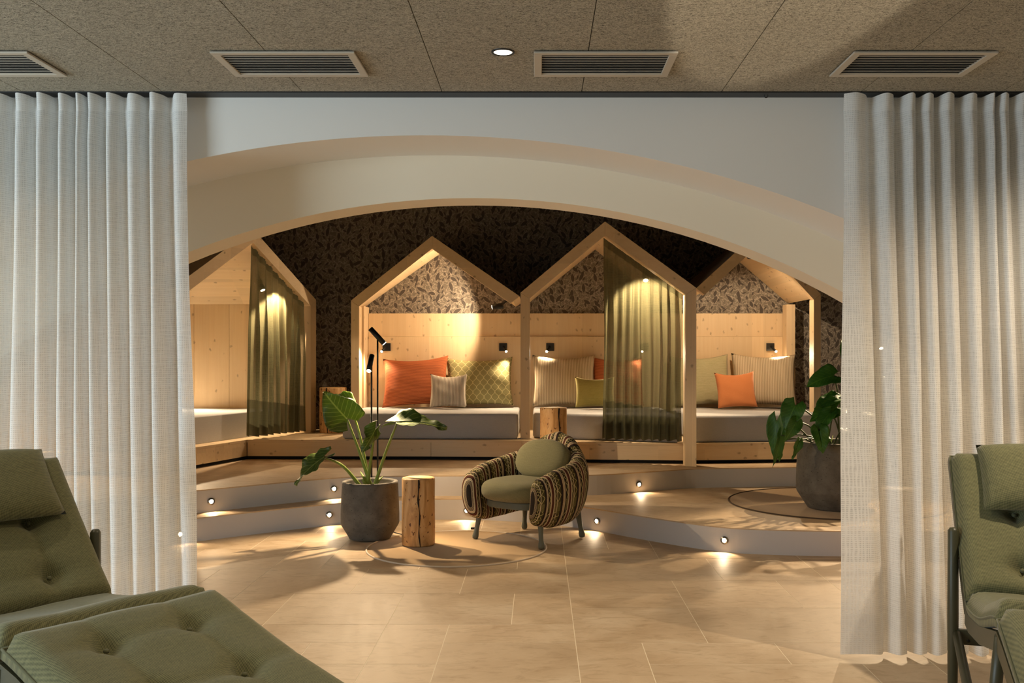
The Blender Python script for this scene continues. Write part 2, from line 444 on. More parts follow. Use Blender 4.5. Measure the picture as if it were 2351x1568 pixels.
def strip(name, c, z0, z1, mat, parent):
    v = [(x, y, z0) for x, y in c] + [(x, y, z1) for x, y in c]; k = len(c)
    return mesh(name, v, [(i, i + 1, k + i + 1, k + i) for i in range(k - 1)], mat, parent, True)
te = tag(prism('floor_terrace', c1 + [(4.6, 10.3), (-4.7, 10.3)], .157, .165, 'stone_tile'), 'curved lower stone step and terrace', kind='structure')
tag(prism('riser', c1 + [(4.6, 10.3), (-4.7, 10.3)], -.002, .157, 'riser_plaster', te), 'pale plaster riser of the lower step')
pf = tag(prism('floor_platform', c2 + [(4.6, 10.3), (-4.7, 10.3)], .322, .33, 'stone_tile'), 'upper stone platform under the benches', kind='structure')
tag(prism('riser', c2 + [(4.6, 10.3), (-4.7, 10.3)], .165, .322, 'riser_plaster', pf), 'pale plaster riser of the upper step')

ce = tag(box('ceiling', -5, 5, -3, 4.15, ZC + .022, ZC + .12, 'black_recess'), 'ceiling of wood wool boards', kind='structure')
x = .1825 - .6 * 9
k = 0
while x < 5:
    for y0, y1 in ((-3, -1.0), (-.997, 1.0), (1.003, 2.85), (2.853, 4.148)):
        if y1 > 0: box('board', x + .0016, x + .5984, y0, y1, ZC, ZC + .024, 'wood_wool', ce)
    x += .6; k += 1

plain('warm_lit_plaster', 'e8dcc6', .75)  # white plaster with warm bounced light put into its colour
def arch_wall(name, y0, y1, xc, ztop, rad, xa, xb, zmax, label, mat='plaster'):
    N_ = 96; v = []; f = []
    def zc(x):
        d = abs(x - xc)
        if d >= rad: return 0
        return max(0.0, ztop - rad + math.sqrt(rad * rad - d * d))
    for i in range(N_ + 1):
        x = lerp(xa, xb, i / N_); z = zc(x)
        v += [(x, y0, z), (x, y0, zmax), (x, y1, zmax), (x, y1, z)]
    for i in range(N_):
        a, b = 4 * i, 4 * i + 4
        for q in range(4): f.append((a + q, a + (q + 1) % 4, b + (q + 1) % 4, b + q))
    f += [(0, 1, 2, 3), tuple(4 * N_ + q for q in range(4))]
    return tag(mesh(name, v, f, mat), label, kind='structure')
arch_wall('wall_front', YF, 4.66, -.5, 2.266, 4.8, -5, 5, 3.5, 'white plaster wall with wide shallow arch')
arch_wall('wall_inner', 4.66, 4.895, -.32, 2.06, 3.73, -5, 5, 3.5, 'inner white plaster arch with warm light tinted in, stepped behind the first', 'warm_lit_plaster')
tag(box('wall_back', -4.8, 4.7, YB, YB + .1, 0, 3.5, 'wallpaper'), 'dark botanical wallpaper on the back wall', kind='structure')
tag(box('wall_left', -4.8, -4.7, 4.9, YB, 0, 3.5, 'wallpaper'), 'side wall of the niche in dark wallpaper', kind='structure')
tag(box('wall_right', 4.6, 4.7, 4.9, YB, 0, 3.5, 'wallpaper'), 'right side wall of the niche', kind='structure')
tag(box('ceiling_niche', -4.8, 4.7, 4.66, YB + .1, 3.3, 3.4, 'dark_ceiling'), 'dark ceiling above the sleeping houses', kind='structure')
tag(box('wall_lounge_right', 5, 5.1, -3, 4.3, 0, 2.6, 'plaster'), 'lounge side wall', kind='structure')
tag(box('wall_lounge_back', -5, 5, -3.1, -3, 0, 2.6, 'plaster'), 'lounge rear wall', kind='structure')

wn = tag(box('added_window_1', -5.06, -5.0, -3, 4.3, 0, .06, 'black_metal'), 'added floor to ceiling window frame without panes, outside the picture', kind='structure')  # added frame and mullions out of view, no panes, around the assumed daylight
for y_ in (-3, -1.2, .6, 2.4, 4.2): box('added_mullion', -5.06, -5.0, y_, y_ + .06, .061, 2.45, 'black_metal', wn)

# ---------------------------------------------------------------- curtain track and linen curtains
tr = thing('curtain_track', 'black curtain track running along the ceiling edge', 'curtain track', (0, 4.19, ZC))
box('rail', -5, 5, -.04, .042, -.004, .06, 'black_metal', tr)
tube('hook', [(.983 + .008 * math.cos(a), 0, -.008 + .008 * math.sin(a)) for a in [i * .6 for i in range(11)]], .0018, 'black_metal', tr, 6)

def pleat_curtain(name, label, top, bot, edge_t, edge_b, ztop, zbot, yf_t, yb_t, yf_b, yb_b, mat, band, left_edge, bandh=.075):
    """top / bot: x of every fold crest; the cloth swings between a front and a back line"""
    def line(xs, e, yf, yb, seed):
        rnd = random.Random(seed); pts = []
        seq = list(xs)
        for i, x in enumerate(seq):
            pts.append((x, yf + rnd.uniform(0, .012)))
            if i < len(seq) - 1:
                x2 = seq[i + 1]; g = x2 - x
                pts.append((x + g * .36, yf + .30 * (yb - yf)))
                pts.append((x + g * .62, yb - rnd.uniform(0, .02)))
        if left_edge: pts = [(e, yf + .02)] + pts
        else: pts = pts + [(e, yf + .02)]
        return cr([(a, b, 0) for a, b in pts], 6)
    a = line(top, edge_t, yf_t, yb_t, 1); b = line(bot, edge_b, yf_b, yb_b, 2)
    rows = [0, bandh / (ztop - zbot)] + [.05 + .95 * i / 26 for i in range(1, 27)]
    k = len(a); us = [0]
    for i in range(1, k): us.append(us[-1] + (a[i] - a[i - 1]).length * 1.25)
    V = []; U = []
    for t in rows:
        tt = t * t * (3 - 2 * t)
        z = lerp(ztop, zbot, t)
        pinch = 1 - .35 * math.exp(-((t - .028) / .02) ** 2)
        for i in range(k):
            p = a[i].lerp(b[i], tt)
            ym = lerp((yf_t + yb_t) / 2, (yf_b + yb_b) / 2, tt)
            w = .006 * math.sin(9 * t + i * .35) * t
            zz = z + (.004 * math.sin(i * .31) if t == 1 else 0) - (.010 * ((p.y - yf_t) / (yb_t - yf_t + 1e-6)) if t == 0 else 0)
            V.append((p.x + w, ym + (p.y - ym) * pinch, zz)); U.append((us[i], z))
    root = thing(name, label, 'curtain', (0, 0, 0))
    def sub(nm, r0, r1, m):
        vs = V[r0 * k:(r1 + 1) * k]; uv = U[r0 * k:(r1 + 1) * k]
        fs = [(r * k + i, r * k + i + 1, (r + 1) * k + i + 1, (r + 1) * k + i) for r in range(r1 - r0) for i in range(k - 1)]
        return mesh(nm, vs, fs, m, root, True, uv)
    sub('heading_band', 0, 1, band); sub('cloth', 1, len(rows) - 3, mat); sub('hem', len(rows) - 3, len(rows) - 1, 'linen_hem')
    return root
s_ = F / 4.15
wx = lambda l: [(q - CX) / s_ for q in l]
pleat_curtain('linen_curtain', 'white sheer linen curtain left of the arch, behind the reclined green lounger',
              wx([-150, -60, -10, 40, 90, 137, 177, 205, 249, 298, 349, 404]), wx([-170, -80, -30, 25, 85, 135, 175, 215, 260, 312, 362, 428]), wx([429])[0], wx([456])[0],
              ZC - .008, .02, 4.125, 4.215, 4.125, 4.215, 'linen_white', 'linen_band', False)
pleat_curtain('linen_curtain', 'white sheer linen curtain right of the arch, behind the upright green lounger',
              wx([1962, 2030, 2088, 2128, 2172, 2226, 2276, 2302, 2345, 2400, 2460]), wx([1998, 2062, 2112, 2152, 2205, 2250, 2300, 2335, 2380, 2430, 2480]), wx([1937])[0], wx([1927])[0],
              ZC - .008, .02, 4.125, 4.215, 4.125, 4.215, 'linen_white', 'linen_band', True)

# ---------------------------------------------------------------- ceiling vents and downlights
def vent(xc, label):
    t = thing('ceiling_vent', label, 'vent', (xc, 3.737, ZC), 0, 'slatted ceiling vents')
    w, d, b = .268, .155, .03
    box('backing', -w + .01, w - .01, -d + .01, d - .01, -.004, -.001, 'vent_dark', t)
    box('frame', -w, w, -d, -d + b, -.012, -.004, 'vent_paint', t, .002); box('frame', -w, w, d - b, d, -.012, -.004, 'vent_paint', t, .002)
    box('frame', -w, -w + b, -d + b, d - b, -.012, -.004, 'vent_paint', t, .002); box('frame', w - b, w, -d + b, d - b, -.012, -.004, 'vent_paint', t, .002)
    first = None
    for i in range(12):
        y = lerp(-d + b + .006, d - b - .006, i / 11)
        if first is None:
            first = mesh('slat', [(-w + b, -.009, -.010), (w - b, -.009, -.010), (w - b, .006, -.006), (-w + b, .006, -.006), (-w + b, -.009, -.0085), (w - b, -.009, -.0085), (w - b, .006, -.0045), (-w + b, .006, -.0045)],
                         [(0, 1, 2, 3), (4, 5, 6, 7), (0, 1, 5, 4), (2, 3, 7, 6), (1, 2, 6, 5), (0, 3, 7, 4)], 'vent_paint', t); o = first
        else: o = link(bpy.data.objects.new('slat', first.data), t)
        o.location = (0, y, 0)
for xc, lb in ((-2.165, 'slatted ceiling vent cut off at the left edge, above the left curtain'), (-.953, 'slatted ceiling vent left of the round downlight'), (.248, 'slatted ceiling vent right of the round downlight'), (1.435, 'slatted ceiling vent above the right curtain')): vent(xc, lb)
def downlight(x, y, label, e):
    t = thing('downlight', label, 'ceiling light', (x, y, ZC), 0, 'recessed downlights')
    lathe('rim', [(.034, -.001), (.036, -.004), (.043, -.004), (.044, 0.0)], 'black_metal', t, 32, cap=False)
    lathe('lens', [(.0345, -.0015), (.001, -.001)], 'bulb_soft', t, 32)
    light('downlight_beam', 'SPOT', (0, 0, -.02), e, (1, .82, .60), t, (0, 0, -1), spot_size=R(145), spot_blend=1.0, shadow_soft_size=.03)
downlight(-.135, 3.604, 'small round recessed downlight with black rim between two ceiling vents', 60)
for x, y, w_ in ((-2.4, 3.3, 'left'), (-.135, 1.2, 'middle'), (2.3, 3.3, 'right')):  # extra downlights out of view, side pair added to brighten the curtains
    downlight(x, y, 'added recessed downlight overhead outside the picture, ' + w_ + ' one', 30 if x < -1 else (140 if x > 1 else 70))

up = thing('added_uplight', 'added narrow beam uplight on the rear wall outside the picture', 'wall lamp', (.8, -2.985, 1.0))  # added lamp out of view, beam shaped to lay a bright strip on the ceiling
box('wall_plate', -.05, .05, -.015, .01, -.08, .08, 'black_metal', up, .003)
ud = Vector((0, math.cos(R(16)), math.sin(R(16))))
tube('lamp_head', [(0, .01, 0), Vector((0, .02, 0)) + ud * .12], .04, 'black_metal', up, 20)
tube('bulb', [Vector((0, .02, 0)) + ud * .121, Vector((0, .02, 0)) + ud * .124], .032, 'bulb_soft', up, 20)
light('uplight_beam', 'SPOT', Vector((0, .02, 0)) + ud * .14, 1600, (1, .86, .66), up, Vector((0, .02, 0)) + ud * 2, spot_size=R(9.4), spot_blend=.12, shadow_soft_size=.02)

# ---------------------------------------------------------------- bench and sleeping houses
ZB, ZM = .512, .75
front = [(-4.65, 7.8), (-3.04, 7.8), (-2.92, 8.24), (-2.71, 8.97), (-1.0, 8.93), (-.16, 8.88), (.45, 8.68), (1.28, 8.60), (2.7, 8.75), (4.55, 9.0)]
be = thing('sleeping_bench', 'long low spruce bench carrying the mattresses along the back wall', 'bench', (0, 9, .33))
L = lambda pts: [(p[0], p[1] - 9) for p in pts]
def offset(pts, d):
    out = []
    for i, p in enumerate(pts):
        a = Vector(pts[max(i - 1, 0)]); b = Vector(pts[min(i + 1, len(pts) - 1)]); t = (b - a).normalized()
        out.append((p[0] - t.y * d, p[1] + t.x * d))
    return out
prism('plinth', L(offset(front, .03) + [(4.55, 10.24), (-4.65, 10.24)]), 0, .03, 'black_recess', be)
prism('top_board', L(front + [(4.55, 10.24), (-4.65, 10.24)]), ZB - .33 - .022, ZB - .33, 'spruce_x', be)
for i in range(len(front) - 1):
    a, b = front[i], front[i + 1]
    a2, b2 = offset([a, b], .025)
    a1, b1 = offset([a, b], .004)
    q = lambda p, r, t: (lerp(p[0], r[0], t), lerp(p[1], r[1], t))
    prism('front_board', L([q(a1, b1, .001), q(a1, b1, .999), q(a2, b2, .999), q(a2, b2, .001)]), .03, ZB - .33 - .023, 'spruce_x', be)

class House:
    def __init__(s, label, P, Q, zb_l, zb_r, eave, apex, e, back, posts=(1, 1), pw=.095, tv=.125):
        s.root = thing('sleeping_house', label, 'house frame', (P[0], P[1], ZB), 0, 'house shaped sleeping niches')
        s.P, s.Q = Vector((*P, 0)), Vector((*Q, 0)); s.w = (s.Q - s.P).length; s.d = (s.Q - s.P).normalized()
        s.eave, s.apex, s.e, s.back, s.pw, s.tv = eave, apex, Vector((*e, 0)), back, pw, tv
        m = s.w / 2; s.m = m; k = (apex - eave) / m; s.k = k
        ie = eave + k * pw - tv; s.ie = ie; s.ia = apex - tv
        self = s
        gx = 'y' if abs(e[1]) > .5 else 'x'
        s.slab('rafter', [(0, eave), (m - .0008, apex), (m - .0008, apex - tv), (pw, ie)], .11, 'spruce_' + ('x' if gx == 'y' else 'y'))
        s.slab('rafter', [(s.w, eave), (m + .0008, apex), (m + .0008, apex - tv), (s.w - pw, ie)], .11, 'spruce_' + ('x' if gx == 'y' else 'y'))
        s.slab('roof_panel', [(0, eave), (m, apex), (m, apex - tv * .7), (pw * .7, eave + k * pw * .7 - tv * .7)], None, 'spruce_' + gx, .11)
        s.slab('roof_panel', [(s.w, eave), (m, apex), (m, apex - tv * .7), (s.w - pw * .7, eave + k * pw * .7 - tv * .7)], None, 'spruce_' + gx, .11)
        if posts[0]: s.slab('post', [(0, zb_l), (0, eave - .002), (pw, ie - .002), (pw, zb_l)], .15, 'spruce_z')
        if posts[1]: s.slab('post', [(s.w, zb_r), (s.w, eave - .002), (s.w - pw, ie - .002), (s.w - pw, zb_r)], .15, 'spruce_z')
    def depth(s, p):
        return (s.back - p.y) / s.e.y if abs(s.e.y) > .5 else (s.back - p.x) / s.e.x
    def slab(s, name, poly, depth, mat, start=0.0):
        off = Vector((s.P.x, s.P.y, ZB)); v = []
        for t, z in poly:
            p = s.P + s.d * t; p.z = z; v.append(p + s.e * start - off)
        for t, z in poly:
            p = s.P + s.d * t; dd = depth if depth is not None else s.depth(p) - .004; p = p + s.e * dd; p.z = z; v.append(p - off)
        k = len(poly); f = [tuple(range(k)), tuple(range(k, 2 * k))] + [(i, (i + 1) % k, k + (i + 1) % k, k + i) for i in range(k)]
        return mesh(name, v, f, mat, s.root)
    def pbox(s, name, x0, x1, y0, y1, z0, z1, mat, bev=0):
        return box(name, x0 - s.P.x, x1 - s.P.x, y0 - s.P.y, y1 - s.P.y, z0 - ZB, z1 - ZB, mat, s.root, bev)

def back_panels(h, x0, x1):
    h.pbox('backrest_panel', x0, x1, YB - .075, YB - .003, ZB + .001, 1.49, 'spruce_z', .002)
    h.pbox('upper_panel', x0, x1, YB - .045, YB - .003, 1.491, 1.735, 'spruce_z', .002)

H1 = House('spruce house frame at far left with olive curtain, turned sideways', (-3.0, 7.95), (-2.28, 9.88), ZB + .001, ZB + .001, 1.86, 2.46, (-1, 0), -4.65)
for i in range(6):
    H1.pbox('wall_board', -2.45 - .36 * (i + 1) + .0012, -2.45 - .36 * i - .0012, 9.885, 9.925, ZB + .001, 1.815, 'spruce_z', .0015)
for i in range(5):
    H1.pbox('wall_board', -3.1 - .31 * (i + 1) + .0012, -3.1 - .31 * i - .0012, 7.955, 7.99, ZB + .001, 1.80, 'spruce_z', .0015)
H2 = House('spruce house frame with rust and leaf-print cushions, behind the floor lamp', (-1.907, 9.80), (-.185, 9.085), ZB + .001, ZB + .001, 1.85, 2.46, (0, 1), YB - .003, (1, 0))
back_panels(H2, -1.80, -.14)
H2.pbox('side_panel', -1.895, -1.803, 9.945, YB - .003, ZB + .001, 1.80, 'spruce_z')
H3 = House('spruce house frame with olive curtain in the middle, behind the armchair', (-.175, 9.045), (1.36, 8.37), ZB + .001, .331, 1.88, 2.50, (0, 1), YB - .003)
back_panels(H3, -.135, 1.30)
H4 = House('spruce house frame at far right with peach cushion, behind the curtain edge', (1.365, 8.40), (2.69, 9.24), ZB + .001, ZB + .001, 1.88, 2.45, (0, 1), YB - .003, (0, 1))
back_panels(H4, 1.305, 2.63)
H4.pbox('back_post', 2.56, 2.65, YB - .24, YB - .08, ZB + .001, 1.82, 'spruce_z')

def mattress(label, poly):
    cx = sum(p[0] for p in poly) / len(poly); cy = sum(p[1] for p in poly) / len(poly)
    k = len(poly); z0, z1 = 0.0, ZM - ZB
    bm = bmesh.new()
    lo = [bm.verts.new((p[0] - cx, p[1] - cy, z0)) for p in poly]; hi = [bm.verts.new((p[0] - cx, p[1] - cy, z1)) for p in poly]
    bm.faces.new(lo[::-1]); bm.faces.new(hi)
    for i in range(k): bm.faces.new((lo[i], lo[(i + 1) % k], hi[(i + 1) % k], hi[i]))
    bmesh.ops.bevel(bm, geom=bm.edges[:], offset=.028, segments=4, affect='EDGES', profile=.5)
    bmesh.ops.recalc_face_normals(bm, faces=bm.faces)
    me = bpy.data.meshes.new('mattress'); uv = bm.loops.layers.uv.new('UVMap')
    for f in bm.faces:
        f.smooth = True
        for l in f.loops:
            c = l.vert.co; l[uv].uv = (c.x, c.y * .7 + c.z) if abs(f.normal.z) > .5 or abs(f.normal.y) > abs(f.normal.x) else (c.y, c.z)
    bm.to_mesh(me); bm.free(); me.materials.append(M['mattress_fabric'])
    o = link(bpy.data.objects.new('mattress', me)); o.location = (cx, cy, ZB + .002)
    return tag(o, label, 'mattress', 'upholstered bench mattresses')
mattress('grey mattress in the far left house, behind the olive curtain', [(-3.03, 8.46), (-2.71, 9.50), (-2.62, 9.86), (-4.6, 9.86), (-4.6, 8.1), (-3.1, 8.1)])
mattress('grey mattress under the rust and leaf-print cushions', [(-1.84, 9.03), (-.20, 9.0), (-.20, YB - .08), (-1.84, YB - .08)])
mattress('grey mattress half hidden by the middle olive curtain', [(-.06, 9.14), (1.25, 8.62), (1.27, YB - .08), (-.06, YB - .08)])
mattress('grey mattress under the peach cushion at right', [(1.375, 8.66), (2.45, 8.80), (3.4, 9.05), (3.4, 10.1), (2.55, 10.0), (2.55, YB - .08), (1.375, YB - .08)])

# olive curtains of two houses
def house_curtain(label, A, B, ztA, ztB, zbA, zbB, folds, seed, inward):
    rnd = random.Random(seed); A = Vector((*A, 0)); B = Vector((*B, 0)); d = (B - A); L_ = d.length; dn = d.normalized(); nn = Vector((-dn.y, dn.x, 0))
    k = folds * 10 + 1; ph = [rnd.uniform(-.6, .6) for _ in range(folds + 2)]; am = [rnd.uniform(.5, 1.25) for _ in range(folds + 2)]
    rows = 26; V = []; U = []
    for r in range(rows + 1):
        t = r / rows
        for i in range(k):
            s = i / (k - 1); q = s * folds; j = int(q)
            a = am[j] * (1 - (q - j)) + am[j + 1] * (q - j)
            amp = lerp(.010, .046, min(1, t * 2.2)) * a
            w = math.sin(q * 2 * math.pi + .5 * math.sin(q * 1.7 + 2 * t) + (ph[j] * (1 - (q - j)) + ph[j + 1] * (q - j)))
            fine = .004 * math.sin(q * 6.4 * math.pi) * (1 - min(1, t * 3))
            p = A + d * (s + .012 * math.sin(4 * t + q) * min(1, t * 2) - .015 * t * (1 - s)) + nn * (w * amp + fine)
            zt = lerp(ztA, ztB, s); zb = lerp(zbA, zbB, s) + .006 * math.sin(q * 6.28)
            V.append((p.x, p.y, lerp(zt, zb, t))); U.append((s * L_ * 1.6, lerp(zt, zb, t)))
    root = thing('niche_curtain', label, 'curtain', (0, 0, 0), 0, 'sheer olive curtains of the sleeping houses')
    def sub(nm, r0, r1, m):
        fs = [(r * k + i, r * k + i + 1, (r + 1) * k + i + 1, (r + 1) * k + i) for r in range(r1 - r0) for i in range(k - 1)]
        mesh(nm, V[r0 * k:(r1 + 1) * k], fs, m, root, True, U[r0 * k:(r1 + 1) * k])
    sub('heading', 0, 1, 'linen_olive_hem'); sub('cloth', 1, rows - 5, 'linen_olive'); sub('hem', rows - 5, rows, 'linen_olive_hem')
house_curtain('sheer olive curtain in the far left house frame', (-2.665, 8.95), (-2.375, 9.76), H1.ia - .02, H1.ie + .02, .545, .535, 8, 3, 1)
house_curtain('sheer olive curtain in the middle house frame', (.585, 8.80), (1.255, 8.505), H3.ia - .01, H3.ie + .01, .535, .545, 9, 5, 1)

# ---------------------------------------------------------------- lamps
def reading_lamp(loc, aim, label, e=36.0, face=(0, -1, 0)):
    t = thing('reading_lamp', label, 'wall lamp', loc, 0, 'black reading lamps on the panels')
    box('wall_plate', -.041, .041, -.022, 0, -.041, .041, 'black_metal', t, .002)
    a = Vector((.3 * aim, -.045, -.012)) * .12
    p0 = Vector((aim * .006, -.03, .004)); p1 = p0 + Vector((aim * .030, -.075, -.050))
    tube('lamp_head', [p0, p1], .0115, 'black_metal', t, 14)
    dirv = (p1 - p0).normalized()
    tube('bulb', [p1 + dirv * .0005, p1 + dirv * .006], [.0125, .0115], 'bulb', t, 14)
    light('reading_beam', 'SPOT', p1 + dirv * .045, e, WARM, t, p1 + Vector((aim * .15, -1.0, -.95)), spot_size=R(128), spot_blend=.75, shadow_soft_size=.02)
YP = YB - .076
for xx, aim, lb in ((888, -1, 'black square reading lamp above the rust ribbed cushion'), (1155, 1, 'black square reading lamp above the leaf-print cushion'), (1263, -1, 'black square reading lamp above the ticking-striped cushion beside the middle post'),
                    (1480, -1, 'black square reading lamp glowing behind the middle olive curtain'), (1768, 1, 'black square reading lamp above the striped cushion in the right house')):
    reading_lamp(((xx - CX) / F * YP, YP, 1.38), aim, lb)
reading_lamp((-3.72, 9.884, 1.34), 1, 'reading lamp in the far left house, glimpsed through the white curtain', 150)
reading_lamp((-4.0, 7.954, 1.50), -1, 'added lamp on the side boards of the far left house, behind the white curtain', 220)  # added lamp, gives an orange pool seen through the cloth

def gable_spot(loc, mount, target, label, e, cone=110):
    loc = Vector(loc); t = thing('gable_spotlight', label, 'spotlight', loc, 0, 'spotlights under the house roofs')
    d = (Vector(target) - loc).normalized()
    tube('arm', [Vector(mount) - loc, d * -.03], .008, 'black_metal', t, 8)
    tube('spot_head', [d * -.06, d * .05], .029, 'black_metal', t, 20)
    tube('bulb', [d * .0505, d * .053], [.024, .023], 'bulb', t, 20)
    light('gable_beam', 'SPOT', d * .07, e, WARM2, t, d * 1.07, spot_size=R(cone), spot_blend=.35, shadow_soft_size=.02)
gable_spot((-.42, 9.72, 1.785), (-.30, 9.72, 1.86), (-1.7, 9.98, 1.60), 'small black spotlight under the roof of the house with the rust cushion', 56, 128)
gable_spot((-2.70, 9.38, 1.97), (-2.70, 9.30, 2.10), (-2.48, 9.27, 1.5), 'spotlight glowing behind the far left olive curtain', 110)
gable_spot((.99, 9.0, 2.03), (1.0, 9.02, 2.14), (.96, 8.60, 1.5), 'spotlight glowing behind the middle olive curtain', 100)
gable_spot((1.93, 8.86, 2.235), (1.97, 8.86, 2.335), (2.15, 9.75, 1.0), 'assumed spotlight under the roof of the far right house', 60)  # assumed lamp, set where the arch hides it

def floor_lamp(loc, label, t_tall, t_low, e1, e2):
    t = thing('floor_lamp', label, 'floor lamp', loc, 0, 'black twin reading lamps')
    lathe('base', [(.001, .016), (.105, .016), (.11, .012), (.11, 0)], 'black_metal', t, 36)
    tall = Vector((.0, 0, 1.40)); low = Vector((-.055, .03, 1.20))
    tube('pole', [(0, 0, .01), (0, 0, 1.42)], .0065, 'black_metal', t, 10)
    tube('pole', [(-.05, .03, .01), (-.05, .03, 1.24)], .0065, 'black_metal', t, 10)
    for c, tg, e in ((Vector((.0, -.02, 1.44)), t_tall, e1), (Vector((-.055, .01, 1.24)), t_low, e2)):
        d = Vector(tg).normalized()
        tube('lamp_head', [c - d * .075, c + d * .075], .0195, 'black_metal', t, 20)
        tube('bulb', [c + d * .0755, c + d * .078], [.0165, .0155], 'bulb', t, 20)
        light('lamp_beam', 'SPOT', c + d * .095, e, WARM, t, c + d * 2, spot_size=R(100), spot_blend=.5, shadow_soft_size=.010)
floor_lamp((-1.19, 7.12, 0), 'slim black twin-headed floor lamp behind the large grey plant pot', (.11, .012, -.12), (-.006, -.105, -.115), 80, 125)
floor_lamp((2.74, 7.62, .165), 'slim black floor lamp behind the right white curtain', (-.035, -.125, -.085), (-.01, -.10, -.10), 130, 150)

def step_light(x, z, c, label):
    y = c_at(c, x); y2 = c_at(c, x + .02); tx = Vector((.02, y2 - y, 0)).normalized(); nrm = Vector((tx.y, -tx.x, 0))
    rz = math.atan2(nrm.y, nrm.x) + math.pi / 2
    t = thing('step_light', label, 'step light', (x, y, z), rz, 'round step lights in the risers')
    tube('ring', [(0, .002, 0), (0, -.012, 0)], .026, 'steel', t, 24)
    tube('lens', [(0, -.0122, 0), (0, -.014, 0)], [.015, .0135], 'bulb', t, 20)
    light('step_beam', 'SPOT', (0, -.035, 0), 3.0, WARM, t, (0, -.25, -.25), spot_size=R(125), spot_blend=.5, shadow_soft_size=.01)
def sl(pxx, pyy, c, label):
    Y = 7.0
    for _ in range(12): Y = c_at(c, (pxx - CX) / F * Y)
    step_light((pxx - CX) / F * Y, CAMH - (pyy - CY) / F * Y, c, label)
sl(484, 1151, c2, 'round step light in the upper riser next to the left white curtain')
sl(766, 1122, c2, 'round step light in the upper riser left of the plant pot')
sl(755, 1182, c1, 'round step light in the lower riser left of the plant pot')
sl(1072, 1172, c1, 'round step light in the lower riser beside the armchair left arm')
sl(1372, 1196, c1, 'round step light in the lower riser right of the armchair')
sl(1466, 1112, c2, 'round step light in the upper riser right of the armchair')
sl(1664, 1240, c1, 'round step light in the lower riser nearest the right white curtain')
sl(412, 1226, c1, 'round step light seen through the left white curtain')

# ---------------------------------------------------------------- cushions
def cushion(name, label, px0, px1, pyt, pyb, Y, mat, thick=.16, lean=18, rz=0, roll=0, ruff=.004):
    s = F / Y; w = (px1 - px0) / s; h = (pyb - pyt) / s / math.cos(R(lean)) * 1.02
    Nn = 22; V = []; U = []; Fc = []; rnd = random.Random(hash(label) % 1000 + int(px0))
    k1, k2, k3 = rnd.uniform(0, 6), rnd.uniform(0, 6), rnd.uniform(0, 6)
    for side in (1, -1):
        for j in range(Nn + 1):
            for i in range(Nn + 1):
                u = -1 + 2 * i / Nn; v = -1 + 2 * j / Nn
                x = w / 2 * u * (1 - .075 * (1 - v * v) * abs(u) ** 2); z = h / 2 * v * (1 - .085 * (1 - u * u) * abs(v) ** 2)
                th = max(0, (1 - u ** 2) * (1 - v ** 2)) ** .42 * thick / 2
                wr = ruff * math.sin(7 * u + 4 * v + k1) * math.sin(5 * v - 3 * u + k2) + ruff * .8 * math.sin(14 * (u + v * .6) + k3) * (abs(u * v))
                sag = -.02 * (1 - u * u) * (v > .6) * (v - .6) / .4
                V.append((x, -side * (th + wr * (th > .002)), z + sag)); U.append((x + .5, z + .5))
    st = (Nn + 1) ** 2
    for sd in (0, 1):
        for j in range(Nn):
            for i in range(Nn):
                a = sd * st + j * (Nn + 1) + i; Fc.append((a, a + 1, a + Nn + 2, a + Nn + 1))
    o = mesh(name, V, Fc, mat, None, True, U)
    bm = bmesh.new(); bm.from_mesh(o.data); bmesh.ops.remove_doubles(bm, verts=bm.verts, dist=.0004); bmesh.ops.recalc_face_normals(bm, faces=bm.faces)
    bm.to_mesh(o.data); bm.free()
    o.rotation_euler = (R(-lean), R(roll), R(rz))
    cz = ZM + .004 + h / 2 * math.cos(R(lean)) + .017
    o.location = (((px0 + px1) / 2 - CX) / F * Y, Y, cz)
    return tag(o, label, 'cushion', 'scatter cushions on the mattresses')
cushion('cushion', 'large rust ribbed cushion behind the floor lamp', 877, 1030, 826, 936, 9.97, 'cushion_rust', .17, 17, -4, -3)
cushion('cushion', 'green leaf-print cushion against the panel, right of the rust cushion', 1024, 1178, 824, 933, 10.02, 'cushion_leaf', .15, 14, 3, -1)
cushion('cushion', 'small grey pinstriped cushion in front of rust and leaf-print cushions', 987, 1072, 862, 937, 9.74, 'cushion_ticking_small', .11, 14, 0, 0)
cushion('cushion', 'beige ticking-striped cushion beside the middle post', 1222, 1368, 821, 936, 9.99, 'cushion_ticking', .16, 15, 3, 0)
cushion('cushion', 'rust cushion half hidden by the middle olive curtain', 1358, 1478, 824, 934, 10.03, 'cushion_rust', .14, 14, -3, 0)
cushion('cushion', 'small olive cushion half hidden by the middle olive curtain', 1320, 1412, 868, 937, 9.72, 'cushion_olive', .11, 14, 2, 0)
cushion('cushion', 'pale green cushion partly behind the right post', 1540, 1678, 820, 934, 10.04, 'cushion_pale_green', .16, 15, 4, -2)
cushion('cushion', 'large beige striped cushion in the right house', 1680, 1828, 818, 936, 9.96, 'cushion_ticking', .16, 17, -6, 1)
cushion('cushion', 'small plain peach orange cushion in the right house', 1643, 1736, 860, 940, 9.70, 'cushion_orange', .12, 16, 5, -2)

